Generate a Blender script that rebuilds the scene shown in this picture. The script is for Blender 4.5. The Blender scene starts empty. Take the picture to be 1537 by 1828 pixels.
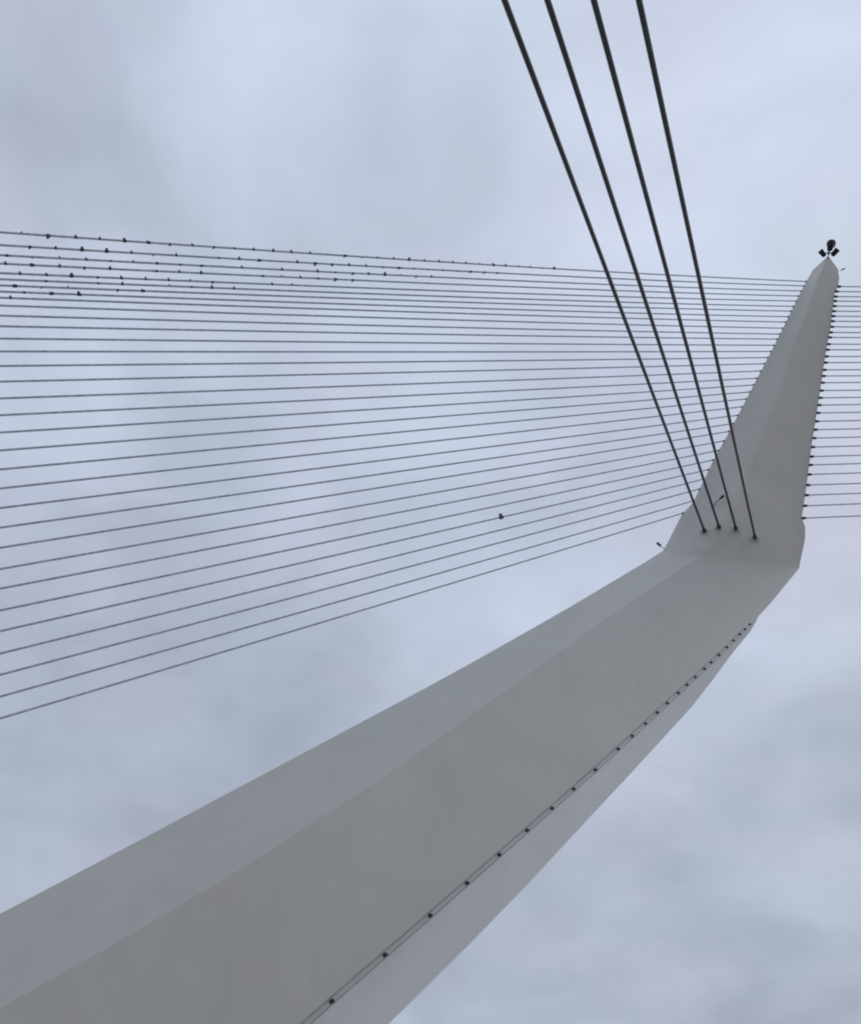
import bpy, math, random
from mathutils import Vector, Matrix

# ------------------------------------------------------------------ camera, sky, sun, exposure
scene = bpy.context.scene
col = scene.collection
rad = math.radians

cam_data = bpy.data.cameras.new('camera')
cam_data.sensor_fit = 'HORIZONTAL'
cam_data.sensor_width = 36.0
cam_data.lens = 36.0 * 1550.0 / 1537.0          # phone main camera, about 26 mm equivalent, slightly cropped
cam_data.clip_start = 0.1
cam_data.clip_end = 6000.0
cam = bpy.data.objects.new('camera', cam_data)
col.objects.link(cam)
cam.location = (0.0, 0.0, 1.6)                  # held at eye height
cam.rotation_euler = (rad(90 + 50), 0.0, 0.0)   # tilted 50 degrees up
scene.camera = cam

SUN_ELEV, SUN_AZ = rad(40), rad(62)             # hidden behind the overcast, ahead to the right

world = bpy.data.worlds.new('World')
scene.world = world
world.use_nodes = True
wt = world.node_tree
wt.nodes.clear()
def wn(t, **kw):
    n = wt.nodes.new(t)
    for k, v in kw.items(): setattr(n, k, v)
    return n
def wl(a, b): wt.links.new(a, b)
def wmath(op, a, b=None, clamp=False):
    n = wn('ShaderNodeMath', operation=op); n.use_clamp = clamp
    for i, v in enumerate((a, b)):
        if v is None: continue
        if isinstance(v, (int, float)): n.inputs[i].default_value = v
        else: wl(v, n.inputs[i])
    return n.outputs[0]
w_out = wn('ShaderNodeOutputWorld'); w_bg = wn('ShaderNodeBackground')
w_bg.inputs['Strength'].default_value = 0.1
sky = wn('ShaderNodeTexSky', sky_type='NISHITA', sun_disc=False)
sky.sun_elevation = SUN_ELEV; sky.sun_rotation = SUN_AZ
sky.air_density = 1.0; sky.dust_density = 3.0
tc = wn('ShaderNodeTexCoord'); sep = wn('ShaderNodeSeparateXYZ')
wl(tc.outputs['Generated'], sep.inputs[0])
zc = wmath('MAXIMUM', sep.outputs['Z'], 0.02)
zd = wmath('ADD', zc, 0.22)                     # flat cloud deck seen in perspective, flattened at the horizon
cx = wmath('DIVIDE', sep.outputs['X'], zd); cy = wmath('DIVIDE', sep.outputs['Y'], zd)
cmb = wn('ShaderNodeCombineXYZ'); wl(cx, cmb.inputs[0]); wl(cy, cmb.inputs[1]); cmb.inputs[2].default_value = 13.1
def wnoise(scale, detail, rough, dist, off=0.0):
    n = wn('ShaderNodeTexNoise'); n.inputs['Scale'].default_value = scale
    n.inputs['Detail'].default_value = detail; n.inputs['Roughness'].default_value = rough
    n.inputs['Distortion'].default_value = dist
    m = wn('ShaderNodeVectorMath', operation='ADD'); m.inputs[1].default_value = (off, off * 0.7, off * 1.3)
    wl(cmb.outputs[0], m.inputs[0]); wl(m.outputs[0], n.inputs['Vector'])
    return n.outputs['Fac']
n_big = wnoise(2.1, 4.0, 0.48, 0.6)             # broad banks
n_mid = wnoise(5.5, 3.0, 0.5, 0.4, 7.3)         # softer ragged wisps
n_hue = wnoise(4.6, 2.0, 0.5, 0.0, 19.1)        # lilac against blue-grey
mixb = wmath('ADD', wmath('MULTIPLY', wmath('SUBTRACT', n_big, 0.5), 0.75), wmath('MULTIPLY', wmath('SUBTRACT', n_mid, 0.5), 0.42))
grad = wmath('ADD', wmath('MULTIPLY', zc, 0.46), 0.54)     # overcast dome: brighter overhead than at the horizon
lum = wmath('MULTIPLY', wmath('ADD', mixb, 1.0), grad)
hue = wn('ShaderNodeMapRange'); wl(n_hue, hue.inputs[0]); hue.inputs[1].default_value = 0.35; hue.inputs[2].default_value = 0.65
hue.interpolation_type = 'SMOOTHSTEP'
cmix = wn('ShaderNodeMix', data_type='RGBA'); wl(hue.outputs[0], cmix.inputs['Factor'])
cmix.inputs[6].default_value = (5.85, 6.68, 8.05, 1); cmix.inputs[7].default_value = (6.18, 6.66, 8.15, 1)
cl = wn('ShaderNodeVectorMath', operation='SCALE'); wl(cmix.outputs[2], cl.inputs[0]); wl(lum, cl.inputs['Scale'])
over = wn('ShaderNodeMix', data_type='RGBA'); over.inputs['Factor'].default_value = 0.95   # thick cloud over the clear sky
wl(sky.outputs[0], over.inputs[6]); wl(cl.outputs[0], over.inputs[7])
wl(over.outputs[2], w_bg.inputs['Color']); wl(w_bg.outputs[0], w_out.inputs[0])

sun_d = bpy.data.lights.new('sun', 'SUN'); sun_d.energy = 0.5; sun_d.angle = rad(25); sun_d.color = (1.0, 0.96, 0.9)
sun = bpy.data.objects.new('sun', sun_d); col.objects.link(sun)
sdir = Vector((math.sin(SUN_AZ) * math.cos(SUN_ELEV), math.cos(SUN_AZ) * math.cos(SUN_ELEV), math.sin(SUN_ELEV)))
sun.rotation_euler = sdir.to_track_quat('Z', 'Y').to_euler()

scene.view_settings.view_transform = 'Standard'; scene.view_settings.look = 'None'
scene.view_settings.exposure = 0.0; scene.view_settings.gamma = 1.0
scene.view_settings.use_curve_mapping = False
scene.cycles.filter_width = 2.0                 # the soft rendering of a small phone lens

# ------------------------------------------------------------------ surveyed geometry, metres (x right, y ahead, z up)
MAST_RINGS = [
 [(-19.752,20.595,5.008),(-16.590,18.970,3.509),(-12.803,20.555,-0.349),(-11.002,19.354,-1.041),(-13.224,22.122,-0.939),(-21.084,23.813,4.157)],
 [(-14.456,24.575,11.660),(-11.006,23.096,9.855),(-7.518,24.530,6.317),(-5.641,23.367,5.543),(-7.863,26.135,5.645),(-15.788,27.794,10.810)],
 [(-12.171,26.292,14.530),(-8.598,24.876,12.592),(-5.239,26.244,9.192),(-3.328,25.098,8.383),(-5.551,27.866,8.486),(-13.503,29.511,13.680)],
 [(-9.893,28.006,17.408),(-6.260,26.620,15.406),(-2.960,27.958,12.068),(-1.016,26.829,11.223),(-3.238,29.597,11.326),(-11.225,31.224,16.557)],
 [(-7.827,29.919,20.332),(-4.114,28.487,18.295),(-0.641,29.692,14.902),(1.215,28.703,14.043),(-1.132,31.574,14.182),(-9.177,33.295,19.403)],
 [(-5.756,31.835,23.251),(-1.992,30.342,21.210),(1.668,31.422,17.746),(3.408,30.557,16.905),(0.935,33.531,17.080),(-7.125,35.369,22.245)],
 [(-2.996,34.389,27.144),(0.751,32.772,25.189),(4.743,33.726,21.541),(6.284,33.005,20.770),(3.645,36.117,20.993),(-4.389,38.133,26.034)],
 [(-0.235,36.943,31.037),(3.479,35.193,29.185),(7.814,36.027,25.342),(9.166,35.456,24.629),(6.360,38.706,24.901),(-1.652,40.897,29.823)],
 [(2.498,39.483,34.960),(6.198,37.611,33.190),(10.849,38.311,29.180),(12.036,37.900,28.502),(9.063,41.289,28.822),(1.056,43.647,33.641)],
 [(5.208,42.011,38.907),(8.917,40.028,37.195),(13.870,40.588,33.034),(14.899,40.342,32.381),(11.759,43.868,32.750),(3.742,46.386,37.484)],
 [(7.919,44.540,42.853),(11.638,42.446,41.199),(16.901,42.869,36.877),(17.658,42.730,36.373),(14.351,46.394,36.790),(6.429,49.125,41.326)],
 [(10.614,47.061,46.817),(14.419,44.895,45.137),(19.921,45.146,40.731),(20.378,45.099,40.405),(16.904,48.901,40.871),(9.099,51.856,45.186)],
 [(13.290,49.572,50.800),(17.200,47.343,49.076),(22.891,47.396,44.639),(23.263,47.306,44.405),(19.622,51.247,44.919),(11.751,54.577,49.065)],
 [(15.631,51.769,54.286),(19.634,49.486,52.522),(25.523,49.383,48.024),(25.533,49.388,48.013),(21.747,53.449,48.570),(14.071,56.958,52.460)],
 [(17.973,53.966,57.771),(22.068,51.629,55.968),(28.088,51.335,51.480),(27.892,51.625,51.462),(23.959,55.807,52.061),(16.391,59.339,55.855)],
 [(19.979,55.850,60.759),(24.154,53.466,58.922),(30.240,52.985,54.492),(30.044,53.274,54.474),(25.986,57.560,55.110),(18.379,61.380,58.764)],
 [(23.450,59.214,66.111),(25.245,54.767,60.424),(34.544,56.284,60.516),(34.348,56.574,60.498),(30.040,61.066,61.206),(21.723,65.014,64.056)],
 [(24.300,59.118,67.624),(28.415,54.475,65.138),(35.155,56.564,61.735),(34.608,59.314,62.213),(33.211,62.448,63.164),(25.355,64.827,67.463)],
 [(24.608,59.079,68.171),(28.737,54.440,65.678),(35.425,56.560,62.304),(34.882,59.289,62.778),(33.496,62.399,63.722),(25.654,64.744,68.011)],
 [(24.916,59.040,68.717),(29.058,54.404,66.218),(35.695,56.555,62.873),(35.156,59.263,63.344),(33.780,62.349,64.280),(25.954,64.661,68.558)],
 [(25.224,59.000,69.264),(29.380,54.369,66.757),(35.964,56.550,63.443),(35.429,59.236,63.909),(34.065,62.298,64.839),(26.254,64.577,69.106)],
 [(25.532,58.960,69.810),(29.702,54.334,67.297),(36.234,56.543,64.012),(35.703,59.209,64.475),(34.349,62.247,65.397),(26.554,64.493,69.654)],
 [(25.840,58.920,70.357),(30.024,54.298,67.837),(36.503,56.536,64.581),(35.977,59.180,65.040),(34.634,62.194,65.955),(26.854,64.408,70.202)],
 [(26.303,58.858,71.177),(30.506,54.245,68.646),(36.846,56.518,65.467),(36.325,59.131,65.921),(34.998,62.108,66.824),(27.304,64.281,71.023)],
 [(27.090,58.790,72.181),(31.111,54.171,69.746),(37.223,56.484,66.689),(36.711,59.054,67.135),(35.405,61.983,68.024),(28.075,64.125,72.030)],
 [(27.524,58.759,72.661),(31.395,54.132,70.305),(37.245,56.449,67.386),(36.737,58.998,67.829),(35.443,61.903,68.711),(28.501,64.050,72.512)],
 [(27.941,58.726,73.151),(31.679,54.093,70.864),(37.331,56.420,68.050),(36.828,58.948,68.489),(35.544,61.829,69.364),(28.910,63.973,73.003)],
 [(28.246,58.682,73.699),(31.964,54.054,71.423),(37.577,56.406,68.631),(37.078,58.912,69.067),(35.805,61.769,69.934),(29.207,63.885,73.552)],
 [(28.551,58.637,74.247),(32.248,54.015,71.983),(37.823,56.391,69.212),(37.328,58.876,69.644),(36.065,61.709,70.504),(29.504,63.796,74.101)],
 [(29.009,58.569,75.068),(32.675,53.956,72.821),(38.191,56.367,70.084),(37.702,58.820,70.510),(36.456,61.617,71.359),(29.950,63.662,74.924)],
 [(29.925,58.430,76.711),(33.528,53.839,74.498),(38.927,56.313,71.828),(38.451,58.703,72.243),(37.236,61.427,73.070),(30.841,63.391,76.571)],
 [(31.734,58.101,80.005),(35.276,53.609,77.831),(40.354,56.180,75.336),(39.903,58.443,75.730),(38.753,61.023,76.512),(32.601,62.798,79.872)],
 [(34.357,57.582,84.280),(37.591,53.301,82.283),(42.234,55.958,80.023),(41.817,58.052,80.387),(40.753,60.438,81.111),(35.160,61.929,84.158)],
 [(36.913,57.058,88.591),(39.849,52.987,86.765),(44.187,55.694,84.669),(43.804,57.618,85.003),(42.826,59.812,85.669),(37.650,61.052,88.478)],
 [(39.440,56.530,92.916),(41.964,52.659,91.321),(46.109,55.276,89.320),(45.759,57.031,89.625),(44.868,59.031,90.232),(40.113,60.173,92.813)],
 [(41.970,56.003,97.240),(44.158,52.339,95.836),(47.999,54.814,93.985),(47.683,56.400,94.261),(46.877,58.207,94.809),(42.577,59.295,97.147)],
 [(44.509,55.477,101.559),(46.492,52.033,100.278),(49.911,54.355,98.639),(49.629,55.771,98.885),(48.910,57.386,99.375),(45.051,58.417,101.476)],
 [(46.992,54.945,105.907),(48.838,51.728,104.714),(51.911,53.904,103.247),(51.663,55.151,103.463),(51.029,56.572,103.895),(47.470,57.533,105.834)],
 [(49.473,54.413,110.257),(51.073,51.412,109.207),(53.750,53.438,107.939),(53.535,54.515,108.126),(52.988,55.744,108.498),(49.886,56.650,110.193)],
 [(50.404,54.214,111.887),(51.904,51.292,110.897),(54.439,53.263,109.698),(54.237,54.277,109.874),(53.722,55.433,110.225),(50.793,56.319,111.828)],
 [(51.350,54.016,113.510),(52.775,51.177,112.564),(55.129,53.088,111.457),(54.939,54.039,111.623),(54.457,55.122,111.951),(51.714,55.989,113.454)],
 [(51.823,53.917,114.321),(53.211,51.120,113.398),(55.635,53.016,112.253),(55.452,53.935,112.413),(54.985,54.982,112.731),(52.175,55.824,114.268)],
 [(52.296,53.818,115.133),(53.647,51.062,114.232),(56.091,52.940,113.075),(55.914,53.827,113.229),(55.463,54.838,113.536),(52.636,55.659,115.081)],
 [(52.769,53.719,115.944),(54.109,51.007,115.052),(56.463,52.855,113.941),(56.293,53.710,114.089),(55.858,54.685,114.385),(53.097,55.494,115.894)],
 [(53.257,53.622,116.748),(54.576,50.952,115.870),(56.836,52.770,114.806),(56.672,53.594,114.949),(56.253,54.532,115.234),(53.572,55.331,116.700)],
 [(53.584,53.557,117.283),(54.888,50.916,116.415),(57.024,52.708,115.414),(56.864,53.510,115.553),(56.457,54.424,115.831),(53.892,55.222,117.236)],
 [(53.912,53.492,117.817),(55.199,50.880,116.960),(57.177,52.642,116.040),(57.022,53.423,116.176),(56.625,54.313,116.446),(54.212,55.113,117.771)],
 [(54.241,53.427,118.351),(55.511,50.843,117.505),(57.331,52.577,116.666),(57.179,53.336,116.798),(56.793,54.202,117.061),(54.532,55.005,118.307)],
 [(54.572,53.363,118.884),(55.822,50.807,118.050),(57.484,52.511,117.293),(57.337,53.249,117.421),(56.962,54.091,117.677),(54.855,54.896,118.841)],
]
KNEE_RING = 16
TIP = (55.834,50.593,117.931)
LEFT_CABLES = [
 ((52.894,53.694,116.149),(-114.055,-10.229,0.500),2.70),
 ((52.228,53.832,115.016),(-112.245,-8.837,0.500),2.52),
 ((51.495,53.986,113.758),(-111.112,-7.976,0.500),2.34),
 ((50.772,54.137,112.519),(-110.302,-7.366,0.500),2.16),
 ((50.067,54.286,111.297),(-109.245,-6.577,0.500),1.98),
 ((49.341,54.442,110.026),(-108.925,-6.340,0.500),1.80),
 ((48.702,54.579,108.904),(-108.466,-6.001,0.500),1.62),
 ((47.960,54.738,107.604),(-108.187,-5.795,0.500),1.44),
 ((47.265,54.887,106.386),(-107.831,-5.534,0.500),1.26),
 ((46.473,55.056,104.998),(-107.298,-5.144,0.500),1.08),
 ((45.728,55.216,103.694),(-106.203,-4.349,0.500),0.90),
 ((45.099,55.351,102.593),(-104.776,-3.326,0.500),0.72),
 ((44.336,55.513,101.266),(-103.219,-2.224,0.500),0.54),
 ((43.569,55.672,99.960),(-101.515,-1.038,0.500),0.36),
 ((42.813,55.828,98.675),(-99.460,0.367,0.500),0.20),
 ((42.069,55.983,97.410),(-97.423,1.730,0.500),0.20),
 ((41.210,56.162,95.941),(-95.373,3.073,0.500),0.20),
 ((40.366,56.338,94.498),(-93.312,4.396,0.500),0.20),
 ((39.601,56.497,93.190),(-91.013,5.836,0.500),0.20),
 ((38.818,56.660,91.851),(-88.653,7.278,0.500),0.20),
 ((38.048,56.821,90.534),(-86.068,8.814,0.500),0.20),
 ((37.202,56.997,89.086),(-83.647,10.211,0.500),0.20),
 ((36.304,57.183,87.565),(-81.218,11.573,0.500),0.20),
 ((35.420,57.364,86.073),(-78.796,12.890,0.500),0.20),
 ((34.611,57.530,84.708),(-76.189,14.264,0.500),0.20),
 ((33.623,57.728,83.083),(-73.653,15.556,0.500),0.20),
 ((32.647,57.920,81.494),(-71.443,16.646,0.500),0.20),
 ((31.697,58.107,79.938),(-68.842,17.887,0.500),0.20),
 ((30.840,58.263,78.379),(-66.500,18.964,0.500),0.20),
 ((30.003,58.415,76.854),(-63.905,20.115,0.500),0.20),
 ((29.112,58.554,75.252),(-61.611,21.094,0.500),0.20),
 ((28.093,58.704,73.423),(-59.461,21.979,0.500),0.20),
 ((26.581,58.834,71.532),(-57.231,22.864,0.500),0.20),
]
RIGHT_CABLES = [
 ((56.038,52.949,112.980),(130.000,0.338,0.500),0.30),
 ((55.271,53.068,111.681),(128.000,0.293,0.500),0.30),
 ((54.720,53.192,110.415),(126.000,0.248,0.500),0.30),
 ((54.286,53.302,109.308),(124.000,0.248,0.500),0.30),
 ((53.805,53.424,108.080),(122.000,0.203,0.500),0.30),
 ((53.331,53.544,106.870),(120.000,0.158,0.500),0.30),
 ((52.864,53.663,105.678),(118.000,0.158,0.500),0.30),
 ((52.404,53.780,104.503),(116.000,0.113,0.500),0.30),
 ((51.898,53.907,103.217),(114.000,0.068,0.500),0.30),
 ((51.348,54.031,101.949),(112.000,-0.203,0.500),0.30),
 ((50.860,54.141,100.824),(110.000,-0.518,0.500),0.30),
 ((50.220,54.286,99.349),(108.000,-0.788,0.500),0.30),
 ((49.707,54.404,98.142),(106.000,-1.058,0.500),0.30),
 ((49.122,54.545,96.718),(104.000,-1.328,0.500),0.30),
 ((48.595,54.671,95.436),(102.000,-1.598,0.500),0.30),
 ((47.984,54.818,93.948),(100.000,-1.868,0.500),0.30),
 ((47.483,54.940,92.712),(98.000,-2.139,0.500),0.30),
 ((46.946,55.072,91.386),(96.000,-2.364,0.500),0.30),
 ((46.331,55.222,89.869),(94.000,-2.634,0.500),0.30),
 ((45.760,55.352,88.477),(92.000,-2.859,0.500),0.30),
 ((45.194,55.475,87.105),(90.000,-3.084,0.500),0.30),
 ((44.595,55.605,85.657),(88.000,-3.309,0.500),0.30),
 ((43.953,55.726,84.113),(86.000,-3.534,0.500),0.30),
 ((43.301,55.814,82.560),(84.000,-3.759,0.500),0.30),
 ((42.663,55.900,81.043),(82.000,-3.939,0.500),0.30),
 ((42.006,55.985,79.454),(80.000,-4.165,0.500),0.30),
 ((41.340,56.064,77.795),(78.000,-4.345,0.500),0.30),
 ((40.767,56.132,76.366),(76.000,-4.570,0.500),0.30),
 ((40.126,56.201,74.777),(74.000,-4.750,0.500),0.30),
 ((39.418,56.267,73.036),(72.000,-4.930,0.500),0.30),
 ((38.757,56.325,71.427),(70.000,-5.110,0.500),0.30),
 ((38.055,56.375,69.762),(68.000,-5.290,0.500),0.30),
 ((37.310,56.427,67.887),(66.000,-5.470,0.500),0.30),
]
BACKSTAYS = [
 ((26.777,55.968,65.322),(-28.484,-58.659,0.500)),
 ((27.722,54.732,64.485),(-26.916,-58.460,0.500)),
 ((29.318,54.823,64.344),(-25.053,-58.100,0.500)),
 ((31.061,55.331,63.622),(-24.086,-59.426,0.500)),
]
SEAM_LIGHTS = [(-2.960,27.958,12.068),(-1.476,29.068,13.882),(-0.018,30.159,15.670),(1.344,31.179,17.348),(2.683,32.182,18.999),(3.974,33.150,20.593),(5.265,34.117,22.187),(6.493,35.038,23.708),(7.844,36.050,25.380),(9.422,37.238,27.376),(10.485,38.037,28.719),(11.574,38.858,30.105),(12.601,39.632,31.416),(13.537,40.337,32.610),(14.597,41.135,33.957),(15.506,41.820,35.109),(16.416,42.504,36.262),(17.444,43.279,37.571),(18.260,43.894,38.612),(19.257,44.645,39.883),(20.307,45.438,41.239),(21.287,46.181,42.529),(22.208,46.879,43.741),(22.997,47.476,44.775),(23.786,48.072,45.790)]
CLAMP_SPAN = [(0.238, 0.505), (0.277, 0.508), (0.313, 0.509), (0.346, 0.509), (0.3815, 0.5095), (0.406, 0.5085), (0.4385, 0.5075), (0.458, 0.506), (0.4785, 0.505)]
LONE_CLAMP = 0.2545

# ------------------------------------------------------------------ materials
def new_mat(name, base, rough, spec=0.5, metal=0.0):
    m = bpy.data.materials.new(name); m.use_nodes = True
    b = m.node_tree.nodes['Principled BSDF']
    b.inputs['Base Color'].default_value = (*base, 1); b.inputs['Roughness'].default_value = rough
    b.inputs['Specular IOR Level'].default_value = spec; b.inputs['Metallic'].default_value = metal
    return m, b
def noise(nt, vec, scale, detail=3.0, rough=0.5, dist=0.0):
    n = nt.nodes.new('ShaderNodeTexNoise'); n.inputs['Scale'].default_value = scale
    n.inputs['Detail'].default_value = detail; n.inputs['Roughness'].default_value = rough
    n.inputs['Distortion'].default_value = dist; nt.links.new(vec, n.inputs['Vector']); return n.outputs['Fac']
def ramp(nt, fac, stops):
    r = nt.nodes.new('ShaderNodeValToRGB'); r.color_ramp.elements.remove(r.color_ramp.elements[1])
    for i, (p, c) in enumerate(stops):
        e = r.color_ramp.elements[0] if i == 0 else r.color_ramp.elements.new(p)
        e.position = p; e.color = (*c, 1)
    nt.links.new(fac, r.inputs[0]); return r.outputs[0]

# weathered pale paint of the mast: broad tone drift, rain streaks along the fall line, small grime
M_PAINT, b = new_mat('weathered_white_paint', (0.6, 0.6, 0.58), 0.34)
nt = M_PAINT.node_tree; geo = nt.nodes.new('ShaderNodeNewGeometry')
mp = nt.nodes.new('ShaderNodeMapping'); mp.inputs['Scale'].default_value = (1.1, 1.1, 0.12)
nt.links.new(geo.outputs['Position'], mp.inputs[0])
f1 = noise(nt, geo.outputs['Position'], 0.16, 4, 0.55, 0.8)
f2 = noise(nt, mp.outputs[0], 0.8, 4, 0.6, 0.5)
f3 = noise(nt, geo.outputs['Position'], 0.45, 2, 0.5)
c1 = ramp(nt, f1, [(0.3, (0.525, 0.505, 0.465)), (0.7, (0.565, 0.545, 0.502))])
c2 = ramp(nt, f2, [(0.28, (0.95, 0.945, 0.935)), (0.5, (1, 1, 1))])
c3 = ramp(nt, f3, [(0.36, (0.965, 0.99, 0.985)), (0.64, (1.0, 0.985, 0.985))])
def mul(a, c):
    m = nt.nodes.new('ShaderNodeMix'); m.data_type = 'RGBA'; m.blend_type = 'MULTIPLY'; m.inputs['Factor'].default_value = 1
    nt.links.new(a, m.inputs[6]); nt.links.new(c, m.inputs[7]); return m.outputs[2]
nt.links.new(mul(mul(c1, c2), c3), b.inputs['Base Color'])
rr = nt.nodes.new('ShaderNodeMapRange'); nt.links.new(f2, rr.inputs[0]); rr.inputs[3].default_value = 0.42; rr.inputs[4].default_value = 0.58
nt.links.new(rr.outputs[0], b.inputs['Roughness'])
bmp = nt.nodes.new('ShaderNodeBump'); bmp.inputs['Strength'].default_value = 0.06; bmp.inputs['Distance'].default_value = 0.3
nt.links.new(f3, bmp.inputs['Height']); nt.links.new(bmp.outputs[0], b.inputs['Normal'])

# narrow edge strip beside the seam: paler base colour and lower roughness
M_STRIP = M_PAINT.copy(); M_STRIP.name = 'glossy_pale_edge_strip'
nt2 = M_STRIP.node_tree; b2 = nt2.nodes['Principled BSDF']
for l in list(b2.inputs['Roughness'].links) + list(b2.inputs['Base Color'].links): nt2.links.remove(l)
b2.inputs['Roughness'].default_value = 0.22
g2 = nt2.nodes.new('ShaderNodeNewGeometry'); m2 = nt2.nodes.new('ShaderNodeMapping'); m2.inputs['Scale'].default_value = (0.9, 0.9, 0.15)
nt2.links.new(g2.outputs['Position'], m2.inputs[0])
nt2.links.new(ramp(nt2, noise(nt2, m2.outputs[0], 0.9, 4, 0.6), [(0.25, (0.575, 0.555, 0.52)), (0.75, (0.635, 0.615, 0.58))]), b2.inputs['Base Color'])

def flecked(name, base, rough, amt=0.25, scale=3.0, spec=0.5):
    m, b = new_mat(name, base, rough, spec); nt = m.node_tree
    g = nt.nodes.new('ShaderNodeNewGeometry'); f = noise(nt, g.outputs['Position'], scale, 3)
    lo = tuple(c * (1 - amt) for c in base); hi = tuple(c * (1 + amt) for c in base)
    nt.links.new(ramp(nt, f, [(0.3, lo), (0.7, hi)]), b.inputs['Base Color']); return m
M_STAY = flecked('dark_grey_cable_sheath', (0.48, 0.51, 0.58), 0.5)
M_BACK = flecked('black_cable_sheath', (0.028, 0.031, 0.036), 0.5)
M_SOCKET = flecked('dark_steel_collar', (0.03, 0.033, 0.04), 0.5)
M_CLAMP = flecked('grey_clamp', (0.06, 0.065, 0.075), 0.5)
M_FIX = flecked('dark_fitting', (0.03, 0.03, 0.032), 0.5)
M_COND = flecked('grey_conduit', (0.32, 0.32, 0.32), 0.5)
M_PLATE = flecked('stained_steel_plate', (0.46, 0.44, 0.40), 0.5, 0.12, 1.5)
M_DARKLAMP = flecked('black_lamp_housing', (0.012, 0.011, 0.014), 0.5, spec=0.3)
M_GROUND = flecked('pale_limestone_paving', (0.48, 0.45, 0.40), 0.85, 0.12, 0.5)

# ------------------------------------------------------------------ helpers
def obj(name, verts, faces, mat, parent=None, smooth=True, origin=None):
    me = bpy.data.meshes.new(name)
    if origin is not None: verts = [Vector(v) - Vector(origin) for v in verts]
    me.from_pydata([tuple(v) for v in verts], [], faces); me.materials.append(mat)
    if smooth: me.polygons.foreach_set('use_smooth', [True] * len(me.polygons))
    me.update()
    o = bpy.data.objects.new(name, me); col.objects.link(o)
    if parent is not None: o.parent = parent
    return o
def empty(name, loc, label, cat, group=None):
    o = bpy.data.objects.new(name, None); col.objects.link(o); o.location = loc
    o.empty_display_size = 0.5
    o['label'] = label; o['category'] = cat
    if group: o['group'] = group
    return o
def frame(d):
    d = Vector(d).normalized(); a = Vector((0, 0, 1)) if abs(d.z) < 0.95 else Vector((1, 0, 0))
    x = d.cross(a).normalized(); return x, d.cross(x).normalized(), d
def tube(pts, radii, sides=8, caps=True, verts=None, faces=None):
    verts = [] if verts is None else verts; faces = [] if faces is None else faces
    pts = [Vector(p) for p in pts]; n = len(pts); b0 = len(verts)
    if isinstance(radii, (int, float)): radii = [radii] * n
    x0 = None
    for i, p in enumerate(pts):
        d = (pts[min(i + 1, n - 1)] - pts[max(i - 1, 0)]).normalized()
        if x0 is None: x0 = frame(d)[0]
        x = (x0 - d * x0.dot(d)).normalized(); y = d.cross(x); x0 = x
        for k in range(sides):
            a = 2 * math.pi * k / sides
            verts.append(p + (x * math.cos(a) + y * math.sin(a)) * radii[i])
    for i in range(n - 1):
        for k in range(sides):
            q = (k + 1) % sides
            faces.append((b0 + i * sides + k, b0 + i * sides + q, b0 + (i + 1) * sides + q, b0 + (i + 1) * sides + k))
    if caps:
        faces.append(tuple(b0 + k for k in reversed(range(sides)))); faces.append(tuple(b0 + (n - 1) * sides + k for k in range(sides)))
    return verts, faces
def box(c, ax, ay, az, verts, faces, taper=1.0):
    """box round centre c with half-axis vectors; the +az end scaled by taper"""
    b0 = len(verts); c = Vector(c)
    for sz in (-1, 1):
        k = taper if sz > 0 else 1.0
        for sx, sy in ((-1, -1), (1, -1), (1, 1), (-1, 1)):
            verts.append(c + ax * sx * k + ay * sy * k + az * sz)
    for f in ((0, 3, 2, 1), (4, 5, 6, 7), (0, 1, 5, 4), (1, 2, 6, 5), (2, 3, 7, 6), (3, 0, 4, 7)):
        faces.append(tuple(b0 + i for i in f))

# ------------------------------------------------------------------ ground
N = 24
gv = [(0, 0, 0)] + [(2500 * math.cos(2 * math.pi * k / N), 2500 * math.sin(2 * math.pi * k / N), 0) for k in range(N)]
g = obj('ground', gv, [(0, 1 + k, 1 + (k + 1) % N) for k in range(N)], M_GROUND, smooth=False)
g['kind'] = 'structure'; g['label'] = 'pale paved ground under the bridge'

# ------------------------------------------------------------------ mast
MB = Vector(MAST_RINGS[0][0]); MB = sum((Vector(p) for p in MAST_RINGS[0]), Vector()) / 6
mast = empty('bridge_mast', MB, 'huge pale grey bent bridge mast with faceted faces and a pointed tip', 'mast')
def loft(name, rings, cap0=False, cap1=False, skip=()):
    # a few sub-rings along each bay keep the slightly twisted plates fair
    rr = []
    for a, b_ in zip(rings, rings[1:]):
        for j in range(3): rr.append([Vector(p).lerp(Vector(q), j / 3) for p, q in zip(a, b_)])
    rr.append([Vector(p) for p in rings[-1]])
    v = [p for r in rr for p in r]; f = []
    for i in range(len(rr) - 1):
        for k in range(6):
            q = (k + 1) % 6
            f.append((i * 6 + k, i * 6 + q, (i + 1) * 6 + q, (i + 1) * 6 + k))
    if cap0: f.append(tuple(reversed(range(6))))
    if cap1: f.append(tuple((len(rr) - 1) * 6 + k for k in range(6)))
    o = obj(name, v, f, M_PAINT, mast, origin=MB)
    me = o.data
    bw = me.attributes.new('bevel_weight_edge', 'FLOAT', 'EDGE')
    for e in me.edges:
        a, b_ = e.vertices
        end_bay = min(a // 6, b_ // 6) in skip or max(a // 6, b_ // 6) - len(rr) in skip
        if a % 6 == b_ % 6 and a != b_ and not end_bay: bw.data[e.index].value = 1.0 if a % 6 == 1 else 0.3
        # plates meet at the six long corners
    bv = o.modifiers.new('eased_corners', 'BEVEL'); bv.limit_method = 'WEIGHT'; bv.width = 0.34; bv.segments = 3
    bv.use_clamp_overlap = True
    wnm = o.modifiers.new('shade', 'WEIGHTED_NORMAL'); wnm.keep_sharp = True
    return o
low = loft('lower_leg', MAST_RINGS[:KNEE_RING + 1], cap0=True, skip=(-1,))
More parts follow.
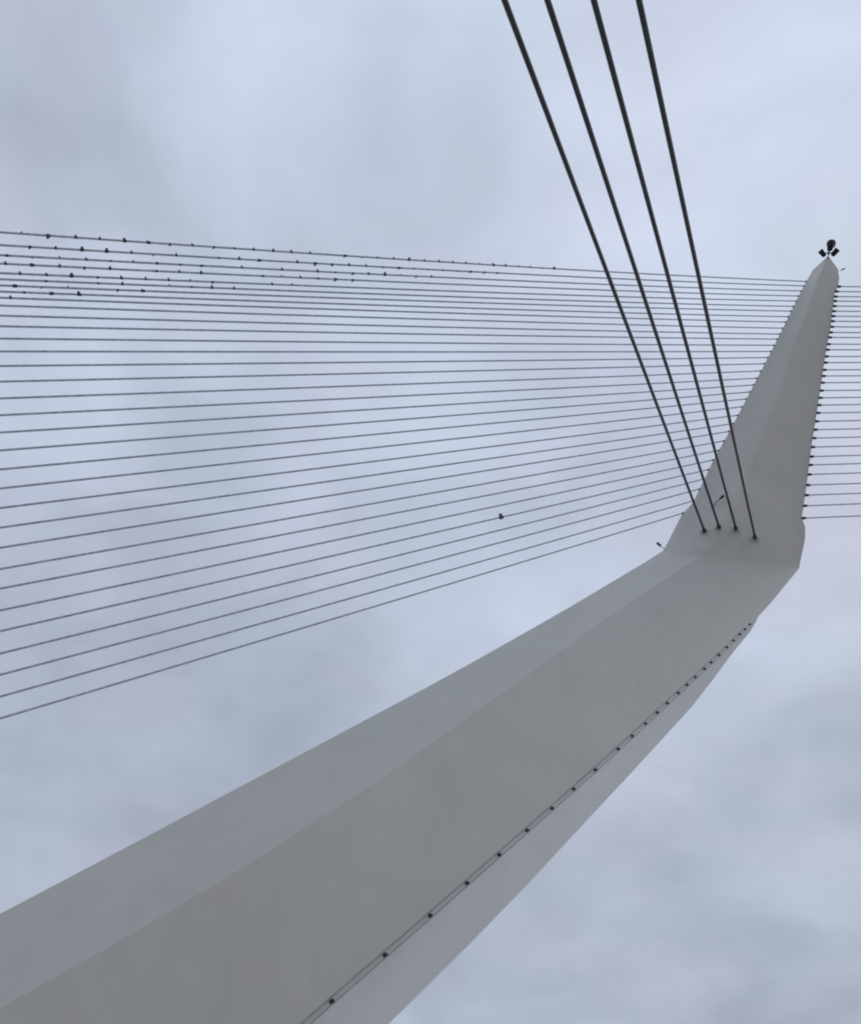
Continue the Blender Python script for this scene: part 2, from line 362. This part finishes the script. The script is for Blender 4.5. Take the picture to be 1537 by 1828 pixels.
low.data.materials.append(M_STRIP)
for i, p in enumerate(low.data.polygons):
    if i < 6 * 3 * KNEE_RING and i % 6 == 2: p.material_index = 1
top_ring = [Vector(p) for p in MAST_RINGS[-1]]
upm = loft('upper_mast', MAST_RINGS[KNEE_RING:], cap1=True, skip=(0,))
# low capping piece, and the foot of the lamp stem just behind the front corner
cen = sum(top_ring, Vector()) / 6
up_dir = (Vector(MAST_RINGS[-1][1]) - Vector(MAST_RINGS[-4][1])).normalized()
apex = top_ring[1].lerp(cen, 0.12) + up_dir * 0.05
def sc(ring, k, h): return [cen + (p - cen) * k + up_dir * h for p in ring]
cap_r = [sc(top_ring, 1.012, -0.16), sc(top_ring, 1.012, 0.03), sc(top_ring, 0.9, 0.12), sc(top_ring, 0.3, 0.3)]
v = [p for r in cap_r for p in r]; f = []
for i in range(len(cap_r) - 1):
    for k in range(6):
        q = (k + 1) % 6; f.append((i * 6 + k, i * 6 + q, (i + 1) * 6 + q, (i + 1) * 6 + k))
f.append(tuple((len(cap_r) - 1) * 6 + k for k in range(6)))
obj('tip_cap', v, f, M_PAINT, mast, smooth=False, origin=MB)

# twin conduits clipped along the lower leg's front corner, and the small fittings that follow it
E3 = [Vector(r[2]) for r in MAST_RINGS[:KNEE_RING + 1]]
E2 = [Vector(r[1]) for r in MAST_RINGS[:KNEE_RING + 1]]
E4 = [Vector(r[3]) for r in MAST_RINGS[:KNEE_RING + 1]]
OUT = Vector((0.524, -0.847, 0.089))          # outward normal of the leg's broad face
for side, off in ((E2, 0.12), (E4, 0.10)):
    pts = []
    for i, p in enumerate(E3[:-4]):
        d = (side[i] - p).normalized(); n = d.cross((E3[i + 1] - p).normalized()).normalized()
        if n.dot(OUT) < 0: n = -n
        pts.append(p + d * off + n * 0.02)
    vv, ff = tube(pts, 0.012, 6)
    obj('conduit', vv, ff, M_COND, mast, origin=MB)
fv, ff = [], []
tube([(0, 0, -0.08), (0, 0, 0.02), (0, 0, 0.1), (0, 0, 0.15)], [0.085, 0.095, 0.09, 0.05], 10, True, fv, ff)
fit_mesh = None
for i, p in enumerate(SEAM_LIGHTS):
    p = Vector(p)
    j = min(range(len(E3)), key=lambda k: (E3[k] - p).length)
    out = OUT
    if fit_mesh is None:
        o = obj('seam_fitting', fv, ff, M_FIX, mast); fit_mesh = o.data
    else:
        o = bpy.data.objects.new('seam_fitting', fit_mesh); col.objects.link(o); o.parent = mast
    o.location = p - MB - out * 0.02
    o.rotation_euler = out.to_track_quat('Z', 'Y').to_euler()
    s = 0.88 + 0.006 * i
    o.scale = (s, s, s)

def arm_lamp(foot, head, r_arm, r_head):
    foot, head = Vector(foot), Vector(head); d = (head - foot).normalized()
    vv, ff = tube([foot, head], r_arm, 6); a = obj('lamp_arm', vv, ff, M_FIX, mast, origin=MB)
    vv, ff = tube([head - d * 0.12, head, head + d * 0.3, head + d * 0.42], [r_head * 0.6, r_head, r_head, r_head * 0.7], 10)
    obj('lamp_head', vv, ff, M_FIX, a, origin=MB)
arm_lamp((23.85, 59.25, 66.1), (23.22, 59.05, 66.72), 0.035, 0.13)       # stub lamp at the knee corner
arm_lamp((28.38, 56.50, 69.48), (29.217, 55.063, 69.413), 0.04, 0.13)          # bracket above the backstay sockets
ring_m = top_ring
arm_lamp(ring_m[2].lerp(ring_m[3], .4), ring_m[2] + Vector((0.45, -0.1, -0.1)), 0.02, 0.1)

# ------------------------------------------------------------------ stay cables
ORD = ['topmost', 'second', 'third', 'fourth', 'fifth', 'sixth', 'seventh', 'eighth', 'ninth', 'tenth', 'eleventh', 'twelfth',
       'thirteenth', 'fourteenth', 'fifteenth', 'sixteenth', 'seventeenth', 'eighteenth', 'nineteenth', 'twentieth', 'twenty-first',
       'twenty-second', 'twenty-third', 'twenty-fourth', 'twenty-fifth', 'twenty-sixth', 'twenty-seventh', 'twenty-eighth',
       'twenty-ninth', 'thirtieth', 'thirty-first', 'thirty-second', 'lowest']
def sag_pt(P, A, S, t):
    p = P.lerp(A, t); p.z -= 4 * S * t * (1 - t); return p
def stay(i, P, A, S, r, side):
    P, A = Vector(P), Vector(A)
    if i == 0: which = 'topmost thin grey stay cable %s of the mast' % side
    elif i == 32: which = 'lowest thin grey stay cable %s of the mast' % side
    else: which = '%s thin grey stay cable from the top, %s of the mast' % (ORD[i], side)
    if side == 'left' and i < 9: which += ', dotted with dark clamps'
    if side == 'left' and i == 28: which += ', with one dark clamp'
    root = empty('stay_cable', A, which, 'cable', 'thin stay cables fanning %s from the mast' % side)
    d0 = (sag_pt(P, A, S, 0.004) - P).normalized()
    pts = [P - d0 * 0.5] + [sag_pt(P, A, S, k / 40) for k in range(41)]
    vv, ff = tube(pts, r, 8); obj('strand', vv, ff, M_STAY, root, origin=A)
    k = 1.0 if side == 'right' else 0.66
    vv, ff = tube([P - d0 * 0.5, P + d0 * 0.22 * k, P + d0 * 0.42 * k, P + d0 * 0.45 * k], [r * 2.2 * k, r * 2.2 * k, r * 1.9 * k, r * 1.05], 10)
    obj('mast_collar', vv, ff, M_SOCKET, root, origin=A)
    dn = (sag_pt(P, A, S, 0.996) - A).normalized()
    vv, ff = tube([A - dn * 0.75, A + dn * 1.2, A + dn * 1.6], [r * 2.4, r * 2.4, r * 1.2], 10)
    obj('ground_socket', vv, ff, M_SOCKET, root, origin=A)
    return root, P, A
random.seed(5)
cv, cf = [], []
tube([(0, 0, -0.16), (0, 0, -0.10), (0, 0, 0.10), (0, 0, 0.16)], [0.05, 0.105, 0.105, 0.05], 8, True, cv, cf)
box((0, 0.14, 0), Vector((0.05, 0, 0)), Vector((0, 0.07, 0)), Vector((0, 0, 0.07)), cv, cf)
clamp_mesh = None
def clamp(root, P, A, S, t, s):
    global clamp_mesh
    p = sag_pt(P, A, S, t); d = (sag_pt(P, A, S, t + 0.002) - p).normalized()
    if clamp_mesh is None:
        o = obj('clamp', cv, cf, M_CLAMP, root); clamp_mesh = o.data
    else:
        o = bpy.data.objects.new('clamp', clamp_mesh); col.objects.link(o); o.parent = root
    o.location = p - A; q = d.to_track_quat('Z', 'Y')
    o.rotation_euler = (q @ Matrix.Rotation(random.uniform(-1.6, 1.6), 3, 'Z').to_quaternion()).to_euler()
    o.scale = (s, s, s)
for i, (P, A, S) in enumerate(LEFT_CABLES):
    root, P, A = stay(i, P, A, S, 0.080 - 0.0005 * i, 'left')
    if i < 9:
        t0, t1 = CLAMP_SPAN[i]; L = (A - P).length; step = 1.7 / L
        t = t0 + step * random.random() * 0.5
        while t < t1:
            if random.random() > 0.08: clamp(root, P, A, S, t + random.uniform(-.04, .04) * step, random.choice((0.7, 0.8, 0.8, 0.9, 1.1)))
            t += step
    if i == 28: clamp(root, P, A, S, LONE_CLAMP, 1.6)
for i, (P, A, S) in enumerate(RIGHT_CABLES):
    stay(i, P, A, S, 0.080 - 0.0005 * i, 'right')

# ------------------------------------------------------------------ four thick backstays
BL = ['leftmost of the four thick black backstays passing overhead', 'second from the left of the four thick black backstays',
      'third from the left of the four thick black backstays', 'rightmost of the four thick black backstays, nearest the mast\'s right edge']
for i, (P, A) in enumerate(BACKSTAYS):
    P, A = Vector(P), Vector(A); d = (A - P).normalized()
    root = empty('backstay_cable', A, BL[i], 'cable', 'four thick black backstays')
    vv, ff = tube([P - d * 0.3] + [sag_pt(P, A, 0.25, k / 24) for k in range(1, 25)], 0.112, 12); obj('strand', vv, ff, M_BACK, root, origin=A)
    vv, ff = tube([P - d * 0.4, P + d * 0.5, P + d * 0.9, P + d * 1.0], [0.19, 0.19, 0.15, 0.12], 12); obj('mast_socket', vv, ff, M_SOCKET, root, origin=A)
    nn = Vector((0.06, -0.98, -0.12)).normalized()
    vv, ff = tube([P - nn * 0.25, P + nn * 0.05, P + nn * 0.08], [0.42, 0.42, 0.38], 16); obj('anchor_plate', vv, ff, M_PLATE, root, origin=A)
    vv, ff = tube([A - d * -0.0 + d * 0.6, A - d * 1.6, A - d * 2.2], [0.3, 0.3, 0.13], 12); obj('ground_socket', vv, ff, M_SOCKET, root, origin=A)

# ------------------------------------------------------------------ dark lamp cluster on the mast's tip
st = apex
cl_root = empty('lamp_cluster', st, 'small cluster of dark lamps on a thin stem above the mast\'s tip', 'lamp')
zv = Vector((0.36, -0.08, 0.93)).normalized()
vv, ff = tube([st - zv * 0.3, st + zv * 0.35, st + zv * 0.5, st + zv * 2.7], [0.17, 0.12, 0.07, 0.07], 8); obj('stem', vv, ff, M_DARKLAMP, cl_root, origin=st)
hub = st + zv * 1.55
hv, hf = [], []
tube([hub - zv * 0.16, hub + zv * 0.16], 0.16, 8, True, hv, hf)
for a in (-4, 176, 268):
    e = Vector((math.cos(rad(a)), math.sin(rad(a)), 0)); tube([hub, hub + e * 0.8], 0.085, 6, True, hv, hf)
obj('bracket', hv, hf, M_DARKLAMP, cl_root, origin=st)
for a, tilt, r in ((-4, 0.9, 0.38), (176, 0.9, 0.36), (268, 0.7, 0.42)):
    e = Vector((math.cos(rad(a)), math.sin(rad(a)), 0.0)); c = hub + e * 0.86
    az = (e * tilt + Vector((0, -0.9, 0.5))).normalized() if a != 268 else (e * 0.6 + zv).normalized()
    vv, ff = tube([c - az * 0.55, c - az * 0.45, c + az * 0.35, c + az * 0.5], [r * 0.5, r * 0.85, r, r * 1.08], 10)
    obj('lamp_housing', vv, ff, M_DARKLAMP, cl_root, origin=st)
c = st + zv * 2.9 + Vector((0.1, -0.6, 0)); vv, ff = tube([c - zv * 0.55, c - zv * 0.2, c + zv * 0.4, c + zv * 0.6], [0.25, 0.58, 0.62, 0.4], 12)
tube([st + zv * 2.6, c - zv * 0.2], 0.09, 6, True, vv, ff)
obj('top_lamp', vv, ff, M_DARKLAMP, cl_root, origin=st)
